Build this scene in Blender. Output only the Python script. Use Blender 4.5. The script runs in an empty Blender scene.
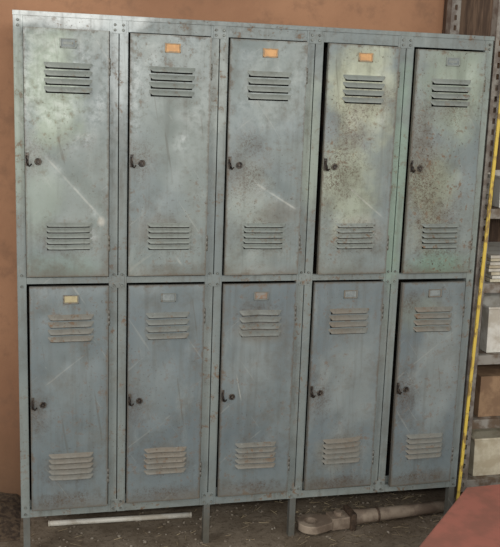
import bpy, bmesh, math, random
from mathutils import Vector, Matrix, noise as mnoise
random.seed(7)
scene=bpy.context.scene
scene.view_settings.view_transform='Standard'
COL=bpy.context.collection

# ---------------- node helpers ----------------
class NT:
    def __init__(s,name):
        s.m=bpy.data.materials.new(name); s.m.use_nodes=True
        s.t=s.m.node_tree; s.t.nodes.clear()
        s.out=s.t.nodes.new('ShaderNodeOutputMaterial')
        s.b=s.t.nodes.new('ShaderNodeBsdfPrincipled')
        s.t.links.new(s.b.outputs[0],s.out.inputs[0])
        s.g=s.t.nodes.new('ShaderNodeNewGeometry')
        s.pos=s.g.outputs['Position']
    def put(s,sock,v):
        if isinstance(v,bpy.types.NodeSocket): s.t.links.new(v,sock)
        elif isinstance(v,(tuple,list)):
            v=tuple(v)
            if sock.type=='RGBA' and len(v)==3: v=v+(1,)
            sock.default_value=v
        else: sock.default_value=v
    def math(s,op,a,b=0.0,clamp=False):
        n=s.t.nodes.new('ShaderNodeMath'); n.operation=op; n.use_clamp=clamp
        s.put(n.inputs[0],a); s.put(n.inputs[1],b); return n.outputs[0]
    def vmath(s,op,a,b=(0,0,0)):
        n=s.t.nodes.new('ShaderNodeVectorMath'); n.operation=op
        s.put(n.inputs[0],a); s.put(n.inputs[1],b)
        return n.outputs['Value'] if op in('LENGTH','DOT_PRODUCT') else n.outputs[0]
    def noise(s,scale,detail=4,rough=.55,vec=None,off=(0,0,0),stretch=(1,1,1),dist=0):
        mp=s.t.nodes.new('ShaderNodeMapping'); s.put(mp.inputs[0],vec or s.pos)
        mp.inputs['Location'].default_value=off; mp.inputs['Scale'].default_value=stretch
        n=s.t.nodes.new('ShaderNodeTexNoise'); s.t.links.new(mp.outputs[0],n.inputs['Vector'])
        n.inputs['Scale'].default_value=scale; n.inputs['Detail'].default_value=detail
        n.inputs['Roughness'].default_value=rough; n.inputs['Distortion'].default_value=dist
        return n.outputs['Fac']
    def ramp(s,v,a,b,lo=0.0,hi=1.0):
        n=s.t.nodes.new('ShaderNodeMapRange'); n.interpolation_type='SMOOTHSTEP'
        s.put(n.inputs[0],v); n.inputs[1].default_value=a; n.inputs[2].default_value=b
        n.inputs[3].default_value=lo; n.inputs[4].default_value=hi; return n.outputs[0]
    def mix(s,f,a,b):
        n=s.t.nodes.new('ShaderNodeMix'); n.data_type='RGBA'
        s.put(n.inputs[0],f); s.put(n.inputs[6],a); s.put(n.inputs[7],b); return n.outputs[2]
    def fin(s,col,rough=.5,metal=0,bump=None,bs=.2,bd=.002,spec=.5):
        s.put(s.b.inputs['Base Color'],col); s.put(s.b.inputs['Roughness'],rough)
        s.put(s.b.inputs['Metallic'],metal); s.b.inputs['Specular IOR Level'].default_value=spec
        if bump is not None:
            n=s.t.nodes.new('ShaderNodeBump'); n.inputs['Strength'].default_value=bs; n.inputs['Distance'].default_value=bd
            s.put(n.inputs['Height'],bump); s.t.links.new(n.outputs[0],s.b.inputs['Normal'])
        return s.m

def paint(name,base,base2,seed,patches=(),speck=.5,rust=.5,streak=.3,rough=.42,lines=(),pale=.3,grime=(),rect=None):
    N=NT(name); o=(seed*3.7,seed*1.3,seed*2.1)
    c=N.mix(N.ramp(N.noise(3.5,5,off=o),.35,.65),base,base2)
    wob=N.noise(9,5,.6,off=o)
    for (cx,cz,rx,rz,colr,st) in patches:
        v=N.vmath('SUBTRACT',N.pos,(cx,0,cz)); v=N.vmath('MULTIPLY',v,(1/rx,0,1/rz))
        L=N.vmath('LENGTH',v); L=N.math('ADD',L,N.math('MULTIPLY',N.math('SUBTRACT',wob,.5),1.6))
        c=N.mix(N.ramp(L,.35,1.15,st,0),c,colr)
    sm=N.noise(7,7,.7,off=(o[1],o[2],o[0]),stretch=(1,1,.5),dist=.6)
    c=N.mix(N.ramp(sm,.52,.75,0,pale),c,(.38,.40,.37))
    df=N.noise(11,8,.75,off=(o[2],o[1],o[0]))
    c=N.mix(N.ramp(df,.46,.72,0,.48),c,(.11,.10,.08))
    stv=N.noise(40,4,.6,off=o,stretch=(1,1,.05))
    c=N.mix(N.ramp(stv,.5,.72,0,streak),c,(.09,.085,.07))
    for ang,k in ((.6,0),(-.9,1),(.15,2)):
        mp=N.t.nodes.new('ShaderNodeMapping'); mp.vector_type='POINT'; N.t.links.new(N.pos,mp.inputs[0])
        mp.inputs['Rotation'].default_value=(0,ang,0)
        sc=N.noise(80,2,.5,vec=mp.outputs[0],off=(seed+k,0,seed),stretch=(1,1,.025))
        c=N.mix(N.ramp(sc,.69,.75,0,.2 if k<2 else .35),c,(.38,.38,.34) if k<2 else (.09,.08,.06))
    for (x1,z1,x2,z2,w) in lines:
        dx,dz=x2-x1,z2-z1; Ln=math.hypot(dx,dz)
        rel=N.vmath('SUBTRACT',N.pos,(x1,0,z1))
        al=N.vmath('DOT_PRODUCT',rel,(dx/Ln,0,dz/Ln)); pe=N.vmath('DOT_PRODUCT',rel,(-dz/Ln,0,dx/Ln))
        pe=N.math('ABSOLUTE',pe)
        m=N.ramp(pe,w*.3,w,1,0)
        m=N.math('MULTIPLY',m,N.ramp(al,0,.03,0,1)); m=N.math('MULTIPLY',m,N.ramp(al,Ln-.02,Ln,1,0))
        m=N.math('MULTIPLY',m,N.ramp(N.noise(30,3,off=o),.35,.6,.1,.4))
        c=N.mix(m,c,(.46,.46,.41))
    big=N.noise(4,4,off=(o[2],o[0],o[1]))
    r=N.noise(45,8,.7,off=o)
    rm=N.math('MULTIPLY',N.ramp(r,.54,.66),N.ramp(big,.40,.60,.10,1))
    c=N.mix(N.math('MULTIPLY',rm,rust),c,(.15,.09,.05))
    if rect:
        sp_=N.t.nodes.new('ShaderNodeSeparateXYZ'); N.t.links.new(N.pos,sp_.inputs[0])
        X,Z=sp_.outputs[0],sp_.outputs[2]
        e=N.math('MINIMUM',N.math('MINIMUM',N.math('SUBTRACT',X,rect[0]),N.math('SUBTRACT',rect[1],X)),N.math('MINIMUM',N.math('SUBTRACT',Z,rect[2]),N.math('SUBTRACT',rect[3],Z)))
        e=N.math('ADD',e,N.math('MULTIPLY',N.math('SUBTRACT',r,.5),-.025))
        c=N.mix(N.ramp(e,-.001,.008,.65,0),c,(.10,.075,.05))
        ez=N.math('ADD',N.math('SUBTRACT',Z,rect[2]),N.math('MULTIPLY',N.math('SUBTRACT',df,.5),-.12))
        c=N.mix(N.ramp(ez,.0,.05,.4,0),c,(.11,.085,.055))
    sp=N.noise(130,3,.6,off=o)
    smk=N.ramp(big,.38,.6,.2,1)
    for (cx,cz,rx,rz,st) in grime:
        v=N.vmath('SUBTRACT',N.pos,(cx,0,cz)); v=N.vmath('MULTIPLY',v,(1/rx,0,1/rz))
        L=N.math('ADD',N.vmath('LENGTH',v),N.math('MULTIPLY',N.math('SUBTRACT',r,.5),2.6))
        g=N.ramp(L,.1,1.25,st,0)
        fine=N.math('MAXIMUM',N.ramp(N.noise(160,5,.8,off=o,dist=.8),.46,.58),N.math('MULTIPLY',N.ramp(wob,.3,.6),.42))
        c=N.mix(N.math('MULTIPLY',g,fine),c,(.075,.045,.025))
    sm2=N.math('MULTIPLY',N.ramp(sp,.63,.70),smk)
    c=N.mix(N.math('MULTIPLY',sm2,speck),c,(.06,.04,.025))
    rg=N.ramp(r,.4,.7,rough-.06,rough+.25)
    return N.fin(c,rg,0,N.math('ADD',N.noise(20,6,off=o),N.math('MULTIPLY',rm,-.4)),.3,.0015,.45)

def simple(name,c1,c2,scale=20,rough=.7,metal=0,bs=.2,bd=.002,stretch=(1,1,1),a=.4,b=.62,spec=.4,detail=6):
    N=NT(name); n=N.noise(scale,detail,.6,stretch=stretch)
    return N.fin(N.mix(N.ramp(n,a,b),c1,c2),rough,metal,n,bs,bd,spec)

# ---------------- mesh helpers ----------------
def bm_box(bm,x0,x1,y0,y1,z0,z1,mi=0):
    vs=[bm.verts.new(p) for p in ((x0,y0,z0),(x1,y0,z0),(x1,y1,z0),(x0,y1,z0),(x0,y0,z1),(x1,y0,z1),(x1,y1,z1),(x0,y1,z1))]
    for f in ((0,3,2,1),(4,5,6,7),(0,1,5,4),(1,2,6,5),(2,3,7,6),(3,0,4,7)):
        fc=bm.faces.new([vs[i] for i in f]); fc.material_index=mi
def bm_cyl(bm,p0,p1,r0,r1=None,n=12,mi=0,cap=True):
    r1=r0 if r1 is None else r1
    p0=Vector(p0);p1=Vector(p1);d=(p1-p0).normalized()
    a=d.orthogonal().normalized(); b=d.cross(a)
    A=[];B=[]
    for i in range(n):
        t=2*math.pi*i/n; v=a*math.cos(t)+b*math.sin(t)
        A.append(bm.verts.new(p0+v*r0)); B.append(bm.verts.new(p1+v*r1))
    for i in range(n):
        j=(i+1)%n; f=bm.faces.new((A[i],A[j],B[j],B[i])); f.material_index=mi; f.smooth=True
    if cap:
        f=bm.faces.new(A[::-1]); f.material_index=mi
        f=bm.faces.new(B); f.material_index=mi
def bm_torus(bm,c,axis,R,r,n=20,m=8,mi=0,arc=2*math.pi,start=0):
    c=Vector(c);d=Vector(axis).normalized();a=d.orthogonal().normalized();b=d.cross(a)
    full=abs(arc-2*math.pi)<1e-4
    rings=[]
    for i in range(n if full else n+1):
        t=start+arc*i/n; u=a*math.cos(t)+b*math.sin(t)
        rings.append([bm.verts.new(c+u*(R+r*math.cos(2*math.pi*j/m))+d*r*math.sin(2*math.pi*j/m)) for j in range(m)])
    K=len(rings)
    for i in range(K if full else K-1):
        P=rings[i];Q=rings[(i+1)%K]
        for j in range(m):
            k=(j+1)%m; f=bm.faces.new((P[j],Q[j],Q[k],P[k])); f.material_index=mi; f.smooth=True
def bm_path(bm,pts,r,n=8,mi=0):
    rings=[]
    for i,p in enumerate(pts):
        p=Vector(p); d=(Vector(pts[min(i+1,len(pts)-1)])-Vector(pts[max(i-1,0)])).normalized()
        a=d.cross(Vector((0,1,.01))).normalized(); b=d.cross(a)
        rr=r[i] if isinstance(r,(list,tuple)) else r
        rings.append([bm.verts.new(p+(a*math.cos(2*math.pi*j/n)+b*math.sin(2*math.pi*j/n))*rr) for j in range(n)])
    for P,Q in zip(rings,rings[1:]):
        for j in range(n):
            k=(j+1)%n; f=bm.faces.new((P[j],P[k],Q[k],Q[j])); f.material_index=mi; f.smooth=True
    for R in (rings[0][::-1],rings[-1]): bm.faces.new(R).material_index=mi
def mkobj(name,bm,mats,parent=None,bevel=0,loc=None,rot=None):
    bmesh.ops.recalc_face_normals(bm,faces=bm.faces[:]) 
    me=bpy.data.meshes.new(name); bm.to_mesh(me); bm.free()
    for m in mats: me.materials.append(m)
    o=bpy.data.objects.new(name,me); COL.objects.link(o)
    if loc: o.location=loc
    if rot: o.rotation_euler=rot
    if parent: o.parent=parent
    if bevel:
        b=o.modifiers.new('bevel','BEVEL'); b.width=bevel; b.segments=2; b.limit_method='ANGLE'; b.angle_limit=math.radians(50)
    return o
def empty(name,loc=(0,0,0)):
    e=bpy.data.objects.new(name,None); COL.objects.link(e); e.location=loc; e.empty_display_size=.1; return e

# ---------------- materials ----------------
GG=(.205,.232,.217); GB=(.176,.208,.210); LB=(.131,.159,.170); LB2=(.152,.180,.185)
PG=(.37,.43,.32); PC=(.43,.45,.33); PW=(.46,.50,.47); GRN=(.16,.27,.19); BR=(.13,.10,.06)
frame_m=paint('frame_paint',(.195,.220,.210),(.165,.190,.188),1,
   patches=[(.06,1.69,.35,.05,(.60,.63,.62),.95),(.30,1.60,.05,.25,(.44,.48,.48),.8),(.01,1.4,.06,.3,PG,.4),(1.2,1.2,.05,.4,(.23,.33,.25),.6),(.9,1.3,.04,.3,PG,.3),(1.49,1.3,.04,.5,(.30,.35,.30),.5),(.60,1.5,.04,.2,(.36,.39,.36),.5)],speck=.85,rust=.9,streak=.45,rough=.48)  # palest patches put glare on top rail and first inner post into colour
dark_in=simple('locker_interior_shade',(.02,.022,.02),(.05,.035,.02),15,.8)  # near-black colour stands in for shade seen through the door gaps
darkm=simple('dark_lock_metal',(.012,.010,.009),(.05,.035,.025),90,.5,.4)
hasp=simple('tarnished_hasp_metal',(.035,.03,.027),(.13,.11,.09),90,.5,.5)
orange=simple('orange_label_card',(.60,.34,.15),(.50,.28,.13),60,.7)
orangeh=simple('orange_label_frame',(.40,.25,.13),(.28,.21,.14),60,.7)
greyc=simple('grey_label_card',(.16,.18,.18),(.22,.24,.235),60,.6)
tan=simple('tan_label_card',(.40,.34,.20),(.30,.25,.15),60,.7)
rustc=simple('rusty_label_card',(.22,.14,.09),(.22,.21,.19),60,.7)
boltm=simple('bolt_metal',(.10,.10,.09),(.20,.21,.19),90,.5,.3)

sheen_and_stain={0:[(.11,1.47,.10,.20,PG,.6),(.07,1.18,.07,.16,(.30,.35,.29),.45),(.25,1.09,.015,.02,(.50,.48,.42),.6),(.10,.96,.15,.05,GRN,.2)],  # PG patch paints reflected light into the colour; small bright spot is a scuff
1:[(.44,1.55,.16,.12,(.26,.29,.28),.45),(.42,1.07,.12,.05,BR,.3)],
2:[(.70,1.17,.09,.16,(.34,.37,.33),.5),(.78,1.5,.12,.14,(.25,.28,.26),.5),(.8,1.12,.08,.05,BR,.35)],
3:[(1.06,1.50,.13,.22,PC,.85),(1.03,1.22,.12,.2,(.35,.38,.28),.7),(1.08,1.06,.10,.06,(.40,.39,.34),.5)],  # cream-green patches put reflected light into the door colour
4:[(1.37,1.52,.14,.2,(.30,.35,.27),.65),(1.31,1.18,.09,.2,(.27,.29,.20),.65),(1.36,.95,.14,.05,(.17,.31,.22),.5)],  # pale green upper patch is a reflection painted into the colour
5:[(.15,.31,.08,.05,BR,.5),(.15,.6,.1,.1,(.18,.205,.205),.4)],
6:[(.46,.32,.08,.05,BR,.45),(.40,.6,.08,.2,(.19,.215,.215),.4)],
7:[(.72,.62,.10,.15,(.23,.255,.25),.5),(.76,.74,.08,.05,BR,.45)],
8:[(1.08,.55,.12,.3,(.23,.255,.245),.55),(1.05,.3,.10,.08,(.22,.215,.18),.5)],
9:[(1.38,.6,.1,.3,(.23,.255,.245),.6),(1.3,.78,.1,.08,(.20,.23,.19),.5)]}
grime={0:[(.15,1.04,.10,.06,.6),(.05,1.28,.05,.08,.6),(.2,1.33,.03,.03,.5)],1:[(.45,1.05,.10,.06,.6),(.36,1.27,.05,.08,.6)],2:[(.75,1.05,.10,.07,.7),(.69,1.24,.09,.10,.7),(.70,1.34,.05,.05,.6)],
3:[(.99,1.25,.10,.12,.95),(1.02,1.40,.08,.11,.8),(1.06,1.05,.11,.07,.75),(1.10,1.48,.10,.06,.75)],
4:[(1.28,1.25,.08,.14,1.0),(1.33,1.10,.10,.12,.9),(1.36,1.46,.09,.06,.75),(1.26,1.40,.05,.1,.7),(1.35,1.00,.10,.06,.6)],
5:[(.15,.30,.09,.06,.8),(.14,.20,.12,.03,.8),(.05,.5,.05,.09,.7)],6:[(.45,.31,.09,.06,.7),(.45,.20,.12,.03,.7),(.35,.5,.05,.08,.6)],7:[(.76,.32,.09,.06,.7),(.75,.78,.09,.06,.7),(.75,.20,.12,.03,.7)],
8:[(1.05,.31,.1,.07,.6),(.96,.5,.05,.08,.7),(1.05,.20,.12,.03,.8)],9:[(1.34,.31,.1,.06,.6),(1.27,.5,.05,.1,.8),(1.27,.82,.05,.05,.7),(1.35,.20,.12,.03,.8)]}
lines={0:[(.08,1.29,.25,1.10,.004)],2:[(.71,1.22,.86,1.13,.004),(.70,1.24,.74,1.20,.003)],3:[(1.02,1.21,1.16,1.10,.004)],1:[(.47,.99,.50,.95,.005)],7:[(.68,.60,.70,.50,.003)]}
creases={0:(.08,1.29,.25,1.10,.20),2:(.71,1.22,.86,1.13,.20),3:(1.0,1.22,1.16,1.10,.20),4:(1.26,1.30,1.44,1.02,.10),1:(.36,1.15,.52,.98,.08),7:(.66,.62,.84,.40,.08)}
doors=[(.028,.270,.923,1.648,.6,0),(.330,.571,.923,1.645,.9,.1),(.631,.872,.923,1.645,.5,-.08),(.936,1.172,.922,1.645,1.6,.1),(1.232,1.472,.922,1.642,.8,-.15),
       (.033,.269,.170,.893,1.3,.15),(.330,.569,.173,.893,.8,.1),(.631,.870,.174,.893,.7,-.1),(.929,1.169,.177,.894,1.0,.1),(1.237,1.466,.171,.891,1.5,-.3)]
labc=[greyc,orange,orange,orange,greyc,tan,greyc,rustc,greyc,greyc]

# ---------------- locker bank ----------------
bank=empty('locker_bank')
T=1.6926; B=.14; M0,M1=.895,.921; DEP=.42
bm=bmesh.new()
bm_box(bm,0,.002,.002,DEP,B,T,0); bm_box(bm,1.498,1.5,.002,DEP,B,T,0)
bm_box(bm,0.002,1.498,DEP-.002,DEP,B,T,0)
bm_box(bm,0.002,1.498,.002,DEP-.002,T-.003,T-.001,0)
bm_box(bm,0.002,1.498,.002,DEP-.002,B+.002,B+.004,1)
bm_box(bm,0.002,1.498,.02,DEP-.003,.905,.908,1)
for i in range(1,5): bm_box(bm,.3*i-.001,.3*i+.001,.02,DEP-.003,B+.005,T-.005,1)
bm_box(bm,0.003,1.497,DEP-.006,DEP-.0035,B+.005,T-.005,1)
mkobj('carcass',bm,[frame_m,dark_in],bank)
bm=bmesh.new()
for i in range(6):
    x=.3*i
    if i>0: bm_box(bm,x-.0270,x-.0014,0,.02,B,T)
    if i<5: bm_box(bm,x+.0014,x+.0270,0,.02,B,T)
for i in range(5):
    x=.3*i
    a,b=x+.0270,x+.2730
    bm_box(bm,a,b,.001,.02,T-.044,T); bm_box(bm,a,b,.001,.02,M0+.003,M1-.003); bm_box(bm,a,b,.001,.02,B,B+.026)
    bm_box(bm,a,b,.020,.024,B,B+.05)
bm_box(bm,-.001,1.501,-.0025,-.0002,T-.012,T+.001)
for i in range(1,5):
    for z in (T-.05,M0-.012,B+.004):
        bm_box(bm,.3*i-.020,.3*i+.020,-.0016,-.0001,z,z+.04)
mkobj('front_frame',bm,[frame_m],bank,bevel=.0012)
bm=bmesh.new()
for i in range(6):
    for z in (T-.025,T-.04,M0-.004,M1+.004,B+.012,B+.035):
        for s in ((-.012,.012) if 0<i<5 else ((.013,) if i==0 else (-.013,))):
            x=.3*i+s
            bm_cyl(bm,(x,-.0018,z),(x,-.0048,z),.0042,.0030,8)
mkobj('bolts',bm,[boltm],bank)
bm=bmesh.new()
for x in (.006,.588,.886,1.474):
    for y,s in ((0.001,1),(DEP-.001,-1)):
        bm_box(bm,x,x+.021,min(y,y+s*.003),max(y,y+s*.003),0,B+.03)
        bm_box(bm,x,x+.003,min(y+s*.003,y+s*.026),max(y+s*.003,y+s*.026),0,B-.001)
legm=paint('leg_paint',(.12,.13,.125),(.09,.085,.07),44,[],rust=.9,speck=.9,pale=.1)
mkobj('legs',bm,[legm],bank,bevel=.0008)

def build_door(i):
    x0,x1,z0,z1,ang,sag=doors[i]; w=x1-x0; h=z1-z0; seed=i+2
    up=i<5; R_=(x0,x1,z0,z1)
    if up: mat=paint('door_paint_%d'%(i+1),GG,GB,seed,sheen_and_stain[i],speck=.65+(.3 if i>2 else 0),rust=.5+(.35 if i>2 else 0),streak=.28,lines=lines.get(i,()),rough=.40,pale=.32,grime=grime[i],rect=R_)
    else: mat=paint('door_paint_%d'%(i+1),LB,LB2,seed,sheen_and_stain[i],speck=.55,rust=.55,streak=.3,lines=lines.get(i,()),rough=.46,pale=.25,grime=grime[i],rect=R_)
    if up: ventm=paint('vent_paint_%d'%(i+1),(.19,.212,.195),(.22,.238,.215),seed+30,[],speck=.9,rust=1,streak=.4,rough=.55,pale=.3)
    else: ventm=paint('vent_paint_%d'%(i+1),(.155,.165,.152),(.17,.148,.118),seed+30,[],speck=.9,rust=1,streak=.4,rough=.6,pale=.15)
    root=empty('door_%d'%(i+1),(x1,-.003,z0)); root.rotation_euler=(0,math.radians(sag),math.radians(ang)); root.parent=bank
    F=-.013
    cx=-w/2+.004
    vents=[]
    def vent(cz,n,pitch,vw=.138):
        for k in range(n):
            zc=cz+(n-1)/2*pitch-k*pitch
            vents.append((cx-vw/2,cx+vw/2,zc-pitch*.26,zc+pitch*.40))
    if up: vent(1.510-z0,4,.0228); vent(1.047-z0,5,.0170)
    else: vent(.763-z0,4,.0228); vent(.312-z0,5,.0185)
    def cuts(a,b,step,extra):
        s=set([round(a,5),round(b,5)]); n=int((b-a)/step)
        ex=[round(e,5) for e in extra]
        for k in range(1,n):
            v=a+(b-a)*k/n
            if all(abs(v-e)>.003 for e in ex): s.add(round(v,5))
        s.update(ex); return sorted(s)
    slots=[(a+.008,b-.008,c-.0040,c+.004) for a,b,c,d in vents]
    xs=cuts(-w,0,.010,[cx-.061,cx+.061]); zs=cuts(0,h,.010,[s[2] for s in slots]+[s[3] for s in slots])
    cr=creases.get(i)
    rr=random.Random(seed*11)
    dents=[(rr.uniform(x0+.04,x1-.04),rr.uniform(z0+.06,z1-.06),rr.uniform(.018,.045),rr.uniform(.002,.006)) for _ in range(9)]
    def dy(x,z):
        wx,wz=x+x1,z+z0
        e=min(1,max(0,min(x+w,-x,z,h-z)/.03))
        d=mnoise.noise(Vector((wx*5,seed*3.1,wz*4)))*.007+mnoise.noise(Vector((wx*14,seed,wz*11)))*.002
        for (ax,az,rd,am) in dents:
            q=((wx-ax)**2+((wz-az)*.7)**2)/(rd*rd)
            if q<4: d+=am*math.exp(-q*1.5)
        if cr:
            ax,az,bx,bz,k=cr; L=math.hypot(bx-ax,bz-az)
            s=((wx-ax)*(bz-az)-(wz-az)*(bx-ax))/L
            al=((wx-ax)*(bx-ax)+(wz-az)*(bz-az))/(L*L)
            fall=max(0,1-abs(al-.5)/.9)
            d+= k*max(0,.05-abs(s))*fall*(1 if s<0 else .5)
        bow=.0025*math.sin(math.pi*z/h*1.5+seed)*(-x/w)
        return d*e+bow
    bm=bmesh.new()
    V={}
    for a,x in enumerate(xs):
        for b,z in enumerate(zs): V[a,b]=bm.verts.new((x,F+dy(x,z),z))
    for a in range(len(xs)-1):
        for b in range(len(zs)-1):
            mx=(xs[a]+xs[a+1])/2; mz=(zs[b]+zs[b+1])/2
            if any(s[0]-.002<mx<s[1]+.002 and s[2]<mz<s[3] for s in slots): continue
            f=bm.faces.new((V[a,b],V[a+1,b],V[a+1,b+1],V[a,b+1])); f.smooth=True
    def strip(pts):
        back=[bm.verts.new((p.co.x,.001,p.co.z)) for p in pts]
        pts=[bm.verts.new(p.co) for p in pts]
        for k in range(len(pts)-1): bm.faces.new((pts[k],pts[k+1],back[k+1],back[k]))
    na,nb=len(xs)-1,len(zs)-1
    strip([V[a,0] for a in range(na,-1,-1)]); strip([V[a,nb] for a in range(na+1)])
    strip([V[0,b] for b in range(nb,-1,-1)][::-1]); strip([V[na,b] for b in range(nb+1)])
    me=bpy.data.meshes.new('panel'); bm.to_mesh(me); bm.free(); me.materials.append(mat)
    p=bpy.data.objects.new('door_%d_panel'%(i+1),me); COL.objects.link(p); p.parent=root
    bm=bmesh.new()
    for (a,b,c,d) in vents:
        nu,nv=16,6; G={}
        for u in range(nu+1):
            fu=u/nu; x=a+(b-a)*fu; e=min(1,min(fu,1-fu)/.09); e=math.sqrt(max(0,1-(1-e)**2))
            for v in range(nv+1):
                fv=v/nv; z=d-(d-c)*fv*(.35+.65*e)
                bul=.0095*math.sin(fv*math.pi*.5)**1.2*e
                G[u,v]=bm.verts.new((x,F+dy(x,z)-.0002-bul,z))
        for u in range(nu):
            for v in range(nv):
                f=bm.faces.new((G[u,v],G[u,v+1],G[u+1,v+1],G[u+1,v])); f.smooth=True
    me=bpy.data.meshes.new('louvres'); bm.to_mesh(me); bm.free(); me.materials.append(ventm)
    p=bpy.data.objects.new('door_%d_louvres'%(i+1),me); COL.objects.link(p); p.parent=root
    lz=(1.608 if up else .854)-z0; lx=cx-.000
    yb=F+dy(lx,lz)-.0010
    bm=bmesh.new()
    lw,lh=.0235,.0135
    bm_box(bm,lx-lw,lx+lw,yb-.0035,yb+.004,lz-lh,lz-lh+.004,0)
    bm_box(bm,lx-lw,lx+lw,yb-.0025,yb+.004,lz+lh-.003,lz+lh,0)
    bm_box(bm,lx-lw,lx-lw+.004,yb-.0035,yb+.004,lz-lh,lz+lh,0); bm_box(bm,lx+lw-.004,lx+lw,yb-.0035,yb+.004,lz-lh,lz+lh,0)
    bm_box(bm,lx-lw+.004,lx+lw-.004,yb-.0015,yb+.004,lz-lh+.004,lz+lh-.003,1)
    if i in(0,4): bm_box(bm,lx-.014,lx+.014,yb-.0022,yb-.0014,lz-.004,lz+.004,0)
    mkobj('door_%d_label_holder'%(i+1),bm,[ventm if labc[i] is not orange else orangeh,labc[i]],root,bevel=.0008)
    hz=(1.268 if up else .520)-z0
    yb=F+dy(-w+.036,hz)-.0008
    bm=bmesh.new()
    bm_torus(bm,(-w+.037,yb-.001,hz),(0,1,0),.0088,.0020,18,6,1)
    bm_cyl(bm,(-w+.037,yb-.0012,hz),(-w+.037,yb+.004,hz),.0088,n=16)
    bm_cyl(bm,(-w+.037,yb-.004,hz),(-w+.037,yb-.001,hz),.0032,n=10,mi=1)
    bm_box(bm,-w+.002,-w+.011,yb-.003,yb+.004,hz-.012,hz+.026,1)
    bm_torus(bm,(-w+.008,yb-.009,hz-.002),(1,0,.2),.0085,.0021,16,6)
    bm_path(bm,[(-w+.004,yb-.006,hz+.018),(-w+.004,yb-.011,hz+.004),(-w+.007,yb-.011,hz-.009),(-w+.013,yb-.008,hz-.013),(-w+.019,yb-.006,hz-.006)],.0021,6)
    mkobj('door_%d_latch'%(i+1),bm,[darkm,hasp],root)
    bm=bmesh.new()
    for z in (h*.14,h*.86):
        for k in range(3): bm_cyl(bm,(.0015,F+.002,z-.024+k*.0165),(.0015,F+.002,z-.024+k*.0165+.0155),.0034,n=10)
    mkobj('door_%d_hinges'%(i+1),bm,[mat],root)
for i in range(10): build_door(i)

# ---------------- room ----------------
N=NT('wall_plaster')
n1=N.noise(1.6,6,.6); n2=N.noise(14,8,.7); n3=N.noise(60,5)
c=N.mix(N.ramp(n1,.35,.65),(.36,.192,.110),(.275,.142,.082))
c=N.mix(N.ramp(n2,.48,.68,0,.5),c,(.20,.112,.070))
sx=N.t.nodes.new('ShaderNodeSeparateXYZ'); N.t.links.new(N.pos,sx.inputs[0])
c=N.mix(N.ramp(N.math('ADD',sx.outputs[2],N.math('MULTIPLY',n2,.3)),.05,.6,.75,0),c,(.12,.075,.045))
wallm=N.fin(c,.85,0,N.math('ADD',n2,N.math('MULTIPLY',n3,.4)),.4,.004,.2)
N=NT('dirt_floor')
n1=N.noise(5,8,.65); n2=N.noise(60,6,.7); 
c=N.mix(N.ramp(n1,.35,.65),(.13,.10,.07),(.22,.18,.135)); c=N.mix(N.ramp(n2,.48,.68,0,.7),c,(.06,.042,.028))
floorm=N.fin(c,.9,0,N.math('ADD',n1,n2),.6,.006,.2)
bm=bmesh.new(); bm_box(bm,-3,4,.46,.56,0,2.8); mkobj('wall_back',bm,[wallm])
bm=bmesh.new(); bm_box(bm,-3,4,-6,.56,-.05,0); mkobj('floor',bm,[floorm])

wood=simple('dark_timber',(.06,.035,.022),(.13,.08,.05),12,.8,0,.4,.003,stretch=(6,6,.5))
bm=bmesh.new()
for k in range(5):
    bm_box(bm,1.53+k*.2,1.53+k*.2+.196,.425,.459,.0,2.7)
mkobj('timber_boarding',bm,[wood],bevel=.002)

# ---------------- shelving ----------------
shelfm=simple('dusty_steel',(.28,.26,.23),(.13,.09,.06),18,.6,.2,.2)
rusteel=simple('rusty_dark_steel',(.16,.13,.11),(.27,.25,.22),25,.6,.3,.2)
sh=empty('shelving_unit')
def upright(name,x,y):
    bm=bmesh.new()
    W=.036; z=0
    xs=[0,.013,.023,W]; 
    zs=[0]
    while z<2.0:
        zs+= [z+.012,z+.030]; z+=.036
    V={(a,b):bm.verts.new((x+xs[a],y,zs[b])) for a in range(4) for b in range(len(zs))}
    for a in range(3):
        for b in range(len(zs)-1):
            if a==1 and b%2==1: continue
            bm.faces.new((V[a,b],V[a+1,b],V[a+1,b+1],V[a,b+1]))
    bm_box(bm,x,x+.002,y+.0005,y+.036,0,zs[-1])
    o=mkobj(name,bm,[rusteel],sh)
    s=o.modifiers.new('s','SOLIDIFY'); s.thickness=.002
upright('upright_1',1.524,.035); upright('upright_2',1.524,.38); upright('upright_3',2.36,.035); upright('upright_4',2.36,.38)
levels=[.14,.37,.61,.87,1.13,1.55]
for k,z in enumerate(levels):
    bm=bmesh.new(); bm_box(bm,1.530,2.39,.045,.40,z-.004,z); bm_box(bm,1.530,2.39,.042,.0449,z-.034,z); bm_box(bm,1.53,2.39,.4005,.403,z-.03,z)
    mkobj('shelf_%d'%(k+1),bm,[shelfm],sh,bevel=.001)
white=simple('off_white_plastic',(.66,.64,.58),(.46,.42,.35),14,.5)
cream=simple('cream_card',(.55,.50,.38),(.40,.34,.24),14,.8)
brown=simple('brown_card',(.20,.12,.07),(.30,.19,.11),14,.85)
def tray(name,x,y,z,w,d,h,m):
    bm=bmesh.new()
    t=.004; fl=.012
    def ring(inset,zz): return [bm.verts.new(p) for p in ((x+inset,y+inset,zz),(x+w-inset,y+inset,zz),(x+w-inset,y+d-inset,zz),(x+inset,y+d-inset,zz))]
    rs=[ring(fl,z+.0005),ring(.004,z+h-.008),ring(0,z+h-.008),ring(0,z+h),ring(.008,z+h),ring(fl+t,z+t)]
    bm.faces.new(rs[0][::-1])
    for P,Q in zip(rs,rs[1:]):
        for j in range(4): bm.faces.new((P[j],P[(j+1)%4],Q[(j+1)%4],Q[j]))
    bm.faces.new(rs[-1]); mkobj(name,bm,[m],bevel=.0015)
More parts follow.
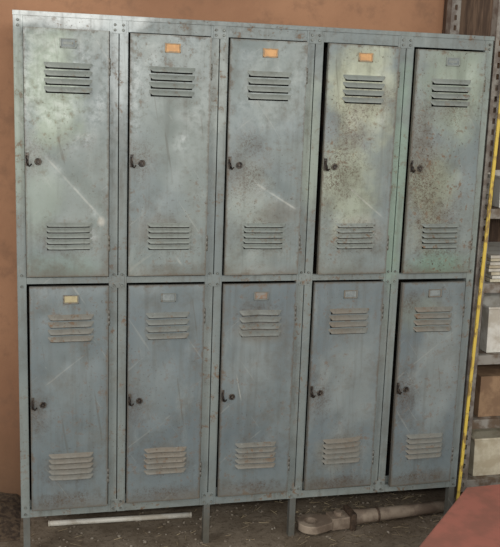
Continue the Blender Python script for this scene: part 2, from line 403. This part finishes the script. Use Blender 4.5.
def stack(name,x,y,z,w,d,n,th,m):
    bm=bmesh.new()
    for k in range(n):
        jx=random.uniform(-.01,.01); bm_box(bm,x+jx,x+w+jx,y+random.uniform(0,.015),y+d,z+.0005+k*th,z+k*th+th*.88,k%2)
    mkobj(name,bm,m,bevel=.001)
def carton(name,x,y,z,w,d,h,m):
    bm=bmesh.new(); bm_box(bm,x,x+w,y,y+d,z+.0005,z+h); 
    bm_box(bm,x-.001,x+w/2-.002,y-.002,y+d+.002,z+h,z+h+.003); bm_box(bm,x+w/2+.002,x+w+.001,y-.002,y+d+.002,z+h,z+h+.003)
    mkobj(name,bm,[m],bevel=.001)
tray('storage_tray',1.60,.06,1.13,.40,.30,.11,white)
stack('paper_stack',1.60,.06,.87,.38,.30,8,.012,[cream,white])
tray('storage_tray',1.60,.06,.61,.40,.30,.17,white)
carton('cardboard_box',1.60,.07,.37,.36,.28,.15,brown)
tray('storage_tray',1.59,.06,.14,.42,.30,.15,cream)
carton('cardboard_box',2.03,.07,.61,.28,.28,.18,brown)
carton('cardboard_box',1.60,.07,1.55,.36,.28,.16,brown)

N=NT('yellow_lath_paint')
n=N.noise(40,4,off=(3,1,2),stretch=(1,1,.6)); c=N.mix(N.ramp(n,.5,.62,0,.85),(.60,.43,.07),(.20,.12,.05))
yel=N.fin(c,.6)
bm=bmesh.new(); bm_box(bm,-.0055,.0055,-.004,.004,0,1.78)
mkobj('yellow_lath',bm,[yel],bevel=.0015,loc=(1.514,.010,.001),rot=(0,math.radians(1.35),0))

# ---------------- floor objects ----------------
pvc=simple('white_pvc',(.62,.60,.54),(.46,.42,.35),20,.45)
bm=bmesh.new()
pts=[(.09,.205,.0115),(.30,.200,.0115),(.575,.192,.0115)]
bm_path(bm,pts,.0095,14); 
bm_torus(bm,(.578,.192,.0115),(1,-.03,0),.008,.0030,16,6)
bm_torus(bm,(.087,.205,.0115),(1,-.03,0),.008,.0030,16,6)
mkobj('pvc_pipe',bm,[pvc])

tow=simple('rusty_tow_bar',(.18,.135,.10),(.34,.275,.21),14,.7,.15,.15,.002)
darkt=simple('grimy_iron',(.05,.035,.025),(.12,.08,.055),50,.7,.3)
bar=empty('tow_hitch_bar',(.925,.022,0)); bar.rotation_euler=(0,0,math.radians(5))
bm=bmesh.new()
def plate(bm,outline,z0,z1,holec,hr):
    n=len(outline); 
    hole=[(holec[0]+hr*math.cos(2*math.pi*k/n),holec[1]+hr*math.sin(2*math.pi*k/n)) for k in range(n)]
    rows=[]
    for L,z in ((outline,z0),(outline,z1),(hole,z1),(hole,z0)):
        rows.append([bm.verts.new((p[0],p[1],z)) for p in L])
    for r in range(4):
        P=rows[r];Q=rows[(r+1)%4]
        for k in range(n): bm.faces.new((P[k],P[(k+1)%n],Q[(k+1)%n],Q[k]))
out=[]
for k in range(40):
    t=2*math.pi*k/40; r=.052
    x=r*math.cos(t); y=r*math.sin(t)
    if x>0: x*=2.0; y*=(1-.35*(x/.104))
    out.append((x+.052,y))
plate(bm,out,.012,.040,(.047,0),.022)
bm_box(bm,.115,.185,-.030,.030,.006,.050)
bm_cyl(bm,(.150,0,.048),(.150,0,.064),.017,n=6)
bm_box(bm,.185,.205,-.040,.040,.0005,.064,1)
mkobj('eye_and_clevis',bm,[tow,darkt],bar,bevel=.003)
bm=bmesh.new()
bm_path(bm,[(.20,0,.032),(.25,0,.032),(.45,.002,.030),(.592,.004,.030)],[.030,.025,.022,.022],16)
bm_torus(bm,(.30,0,.032),(1,0,0),.0245,.004,16,6,1)
mkobj('shaft',bm,[tow,darkt],bar)

bm=bmesh.new()
nx,ny=30,20; G={}
for a in range(nx+1):
    for b in range(ny+1):
        x=-.56+.55*a/nx; y=.12+.335*b/ny
        e=max(0,math.sin(math.pi*a/nx))**.6*max(0,math.sin(math.pi*min(1,(b/ny)*.62)))
        G[a,b]=bm.verts.new((x,y,.001+e*(.04+.03*mnoise.noise(Vector((x*18,y*18,0)))+.015*mnoise.noise(Vector((x*60,y*60,3))))))
for a in range(nx):
    for b in range(ny): bm.faces.new((G[a,b],G[a+1,b],G[a+1,b+1],G[a,b+1])).smooth=True
soil=simple('dark_soil',(.05,.035,.025),(.12,.085,.055),50,.95,0,.8,.006)
mkobj('dirt_pile',bm,[soil])

strawm=simple('straw',(.28,.225,.14),(.18,.135,.08),30,.8)
stonem=simple('rubble',(.15,.12,.09),(.27,.235,.19),50,.9)
bm=bmesh.new()
for k in range(400):
    if random.random()<.55: x=random.gauss(1.25,.18); y=random.gauss(.12,.07)
    else: x=random.uniform(.02,1.5); y=random.uniform(-.25,.4)
    if y>.45 or x>1.5 or (y<.22 and y>.18 and x<.6): continue
    zz=.002
    a=random.gauss(.2,.6) if random.random()<.6 else random.uniform(0,3.14)
    L=random.uniform(.012,.040); w=random.uniform(.0005,.0011)
    dx,dy_=math.cos(a)*L/2,math.sin(a)*L/2; px,pyy=-math.sin(a)*w,math.cos(a)*w
    z1=zz+random.uniform(0,.006)
    q=[bm.verts.new(p) for p in ((x-dx-px,y-dy_-pyy,zz),(x+dx-px,y+dy_-pyy,z1),(x+dx+px,y+dy_+pyy,z1),(x-dx+px,y-dy_+pyy,zz))]
    t=bm.verts.new((x-dx,y-dy_,zz+w*1.5)); t2=bm.verts.new((x+dx,y+dy_,z1+w*1.5))
    bm.faces.new((q[0],q[1],t2,t)); bm.faces.new((t,t2,q[2],q[3])); bm.faces.new(q[::-1])
for k in range(520):
    x=random.uniform(.02,1.5); y=random.uniform(-.3,.42); r=random.uniform(.0015,.007)
    m=Matrix.Translation((x,y,r*.5))@Matrix.Rotation(random.random()*3,4,'Z')@Matrix.Diagonal((1,random.uniform(.6,1),.6,1))
    ret=bmesh.ops.create_icosphere(bm,subdivisions=1,radius=r,matrix=m)
    for v in ret['verts']:
        v.co+=Vector((random.uniform(-1,1),random.uniform(-1,1),random.uniform(-.5,.5)))*r*.2
        for f in v.link_faces: f.material_index=1
mkobj('floor_debris',bm,[strawm,stonem])

redm=simple('red_brown_paint',(.36,.13,.095),(.27,.11,.08),10,.6,0,.15)
bm=bmesh.new()
def prism(bm,ol,z0,z1,mi=0):
    A=[bm.verts.new((p[0],p[1],z0)) for p in ol]; Bv=[bm.verts.new((p[0],p[1],z1)) for p in ol]
    bm.faces.new(A[::-1]).material_index=mi; bm.faces.new(Bv).material_index=mi
    for k in range(len(ol)): bm.faces.new((A[k],A[(k+1)%len(ol)],Bv[(k+1)%len(ol)],Bv[k])).material_index=mi
ol=[(.93,-1.05),(1.75,-1.05),(1.75,-.31),(1.36,-.33),(.93,-.79)]
prism(bm,ol,.285,.30)
def ins(k): 
    cx=sum(p[0] for p in ol)/5; cy=sum(p[1] for p in ol)/5
    return [(cx+(p[0]-cx)*k,cy+(p[1]-cy)*k) for p in ol]
prism(bm,ins(.94),.03,.2849); prism(bm,ins(.86),.0,.0299)
mkobj('red_metal_chest',bm,[redm],bevel=.005)

# ---------------- light ----------------
w=bpy.data.worlds.new('World'); scene.world=w; w.use_nodes=True
bg=w.node_tree.nodes['Background']; bg.inputs[0].default_value=(1,.98,.96,1); bg.inputs[1].default_value=.42
def area(name,loc,tgt,sx,sy,e,col):
    l=bpy.data.lights.new(name,'AREA'); l.shape='RECTANGLE'; l.size=sx; l.size_y=sy; l.energy=e; l.color=col
    o=bpy.data.objects.new(name,l); COL.objects.link(o); o.location=loc
    o.rotation_euler=(Vector(tgt)-Vector(loc)).to_track_quat('-Z','Y').to_euler(); return o
area('window_daylight',(1.3,-4.6,2.3),(.9,0,1.0),3.0,1.4,105,(1,1,.95))
area('left_raking_fill',(-2.2,-2.2,2.0),(.6,0,1.0),1.2,1.6,48,(1,.98,.95))  # unseen area light added at left for louvre contrast, no actual doorway
area('camera_flash',(.02,-2.66,1.56),(.7,0,.95),.07,.05,18,(1,.99,.98))

cam=bpy.data.cameras.new('camera'); co=bpy.data.objects.new('camera',cam); COL.objects.link(co)
cam.sensor_fit='HORIZONTAL'; cam.sensor_width=36; cam.lens=879.9229*36/500
co.location=(.0741,-2.6767,1.4627); co.rotation_euler=(1.3773,-.0342,-.2294)
scene.camera=co
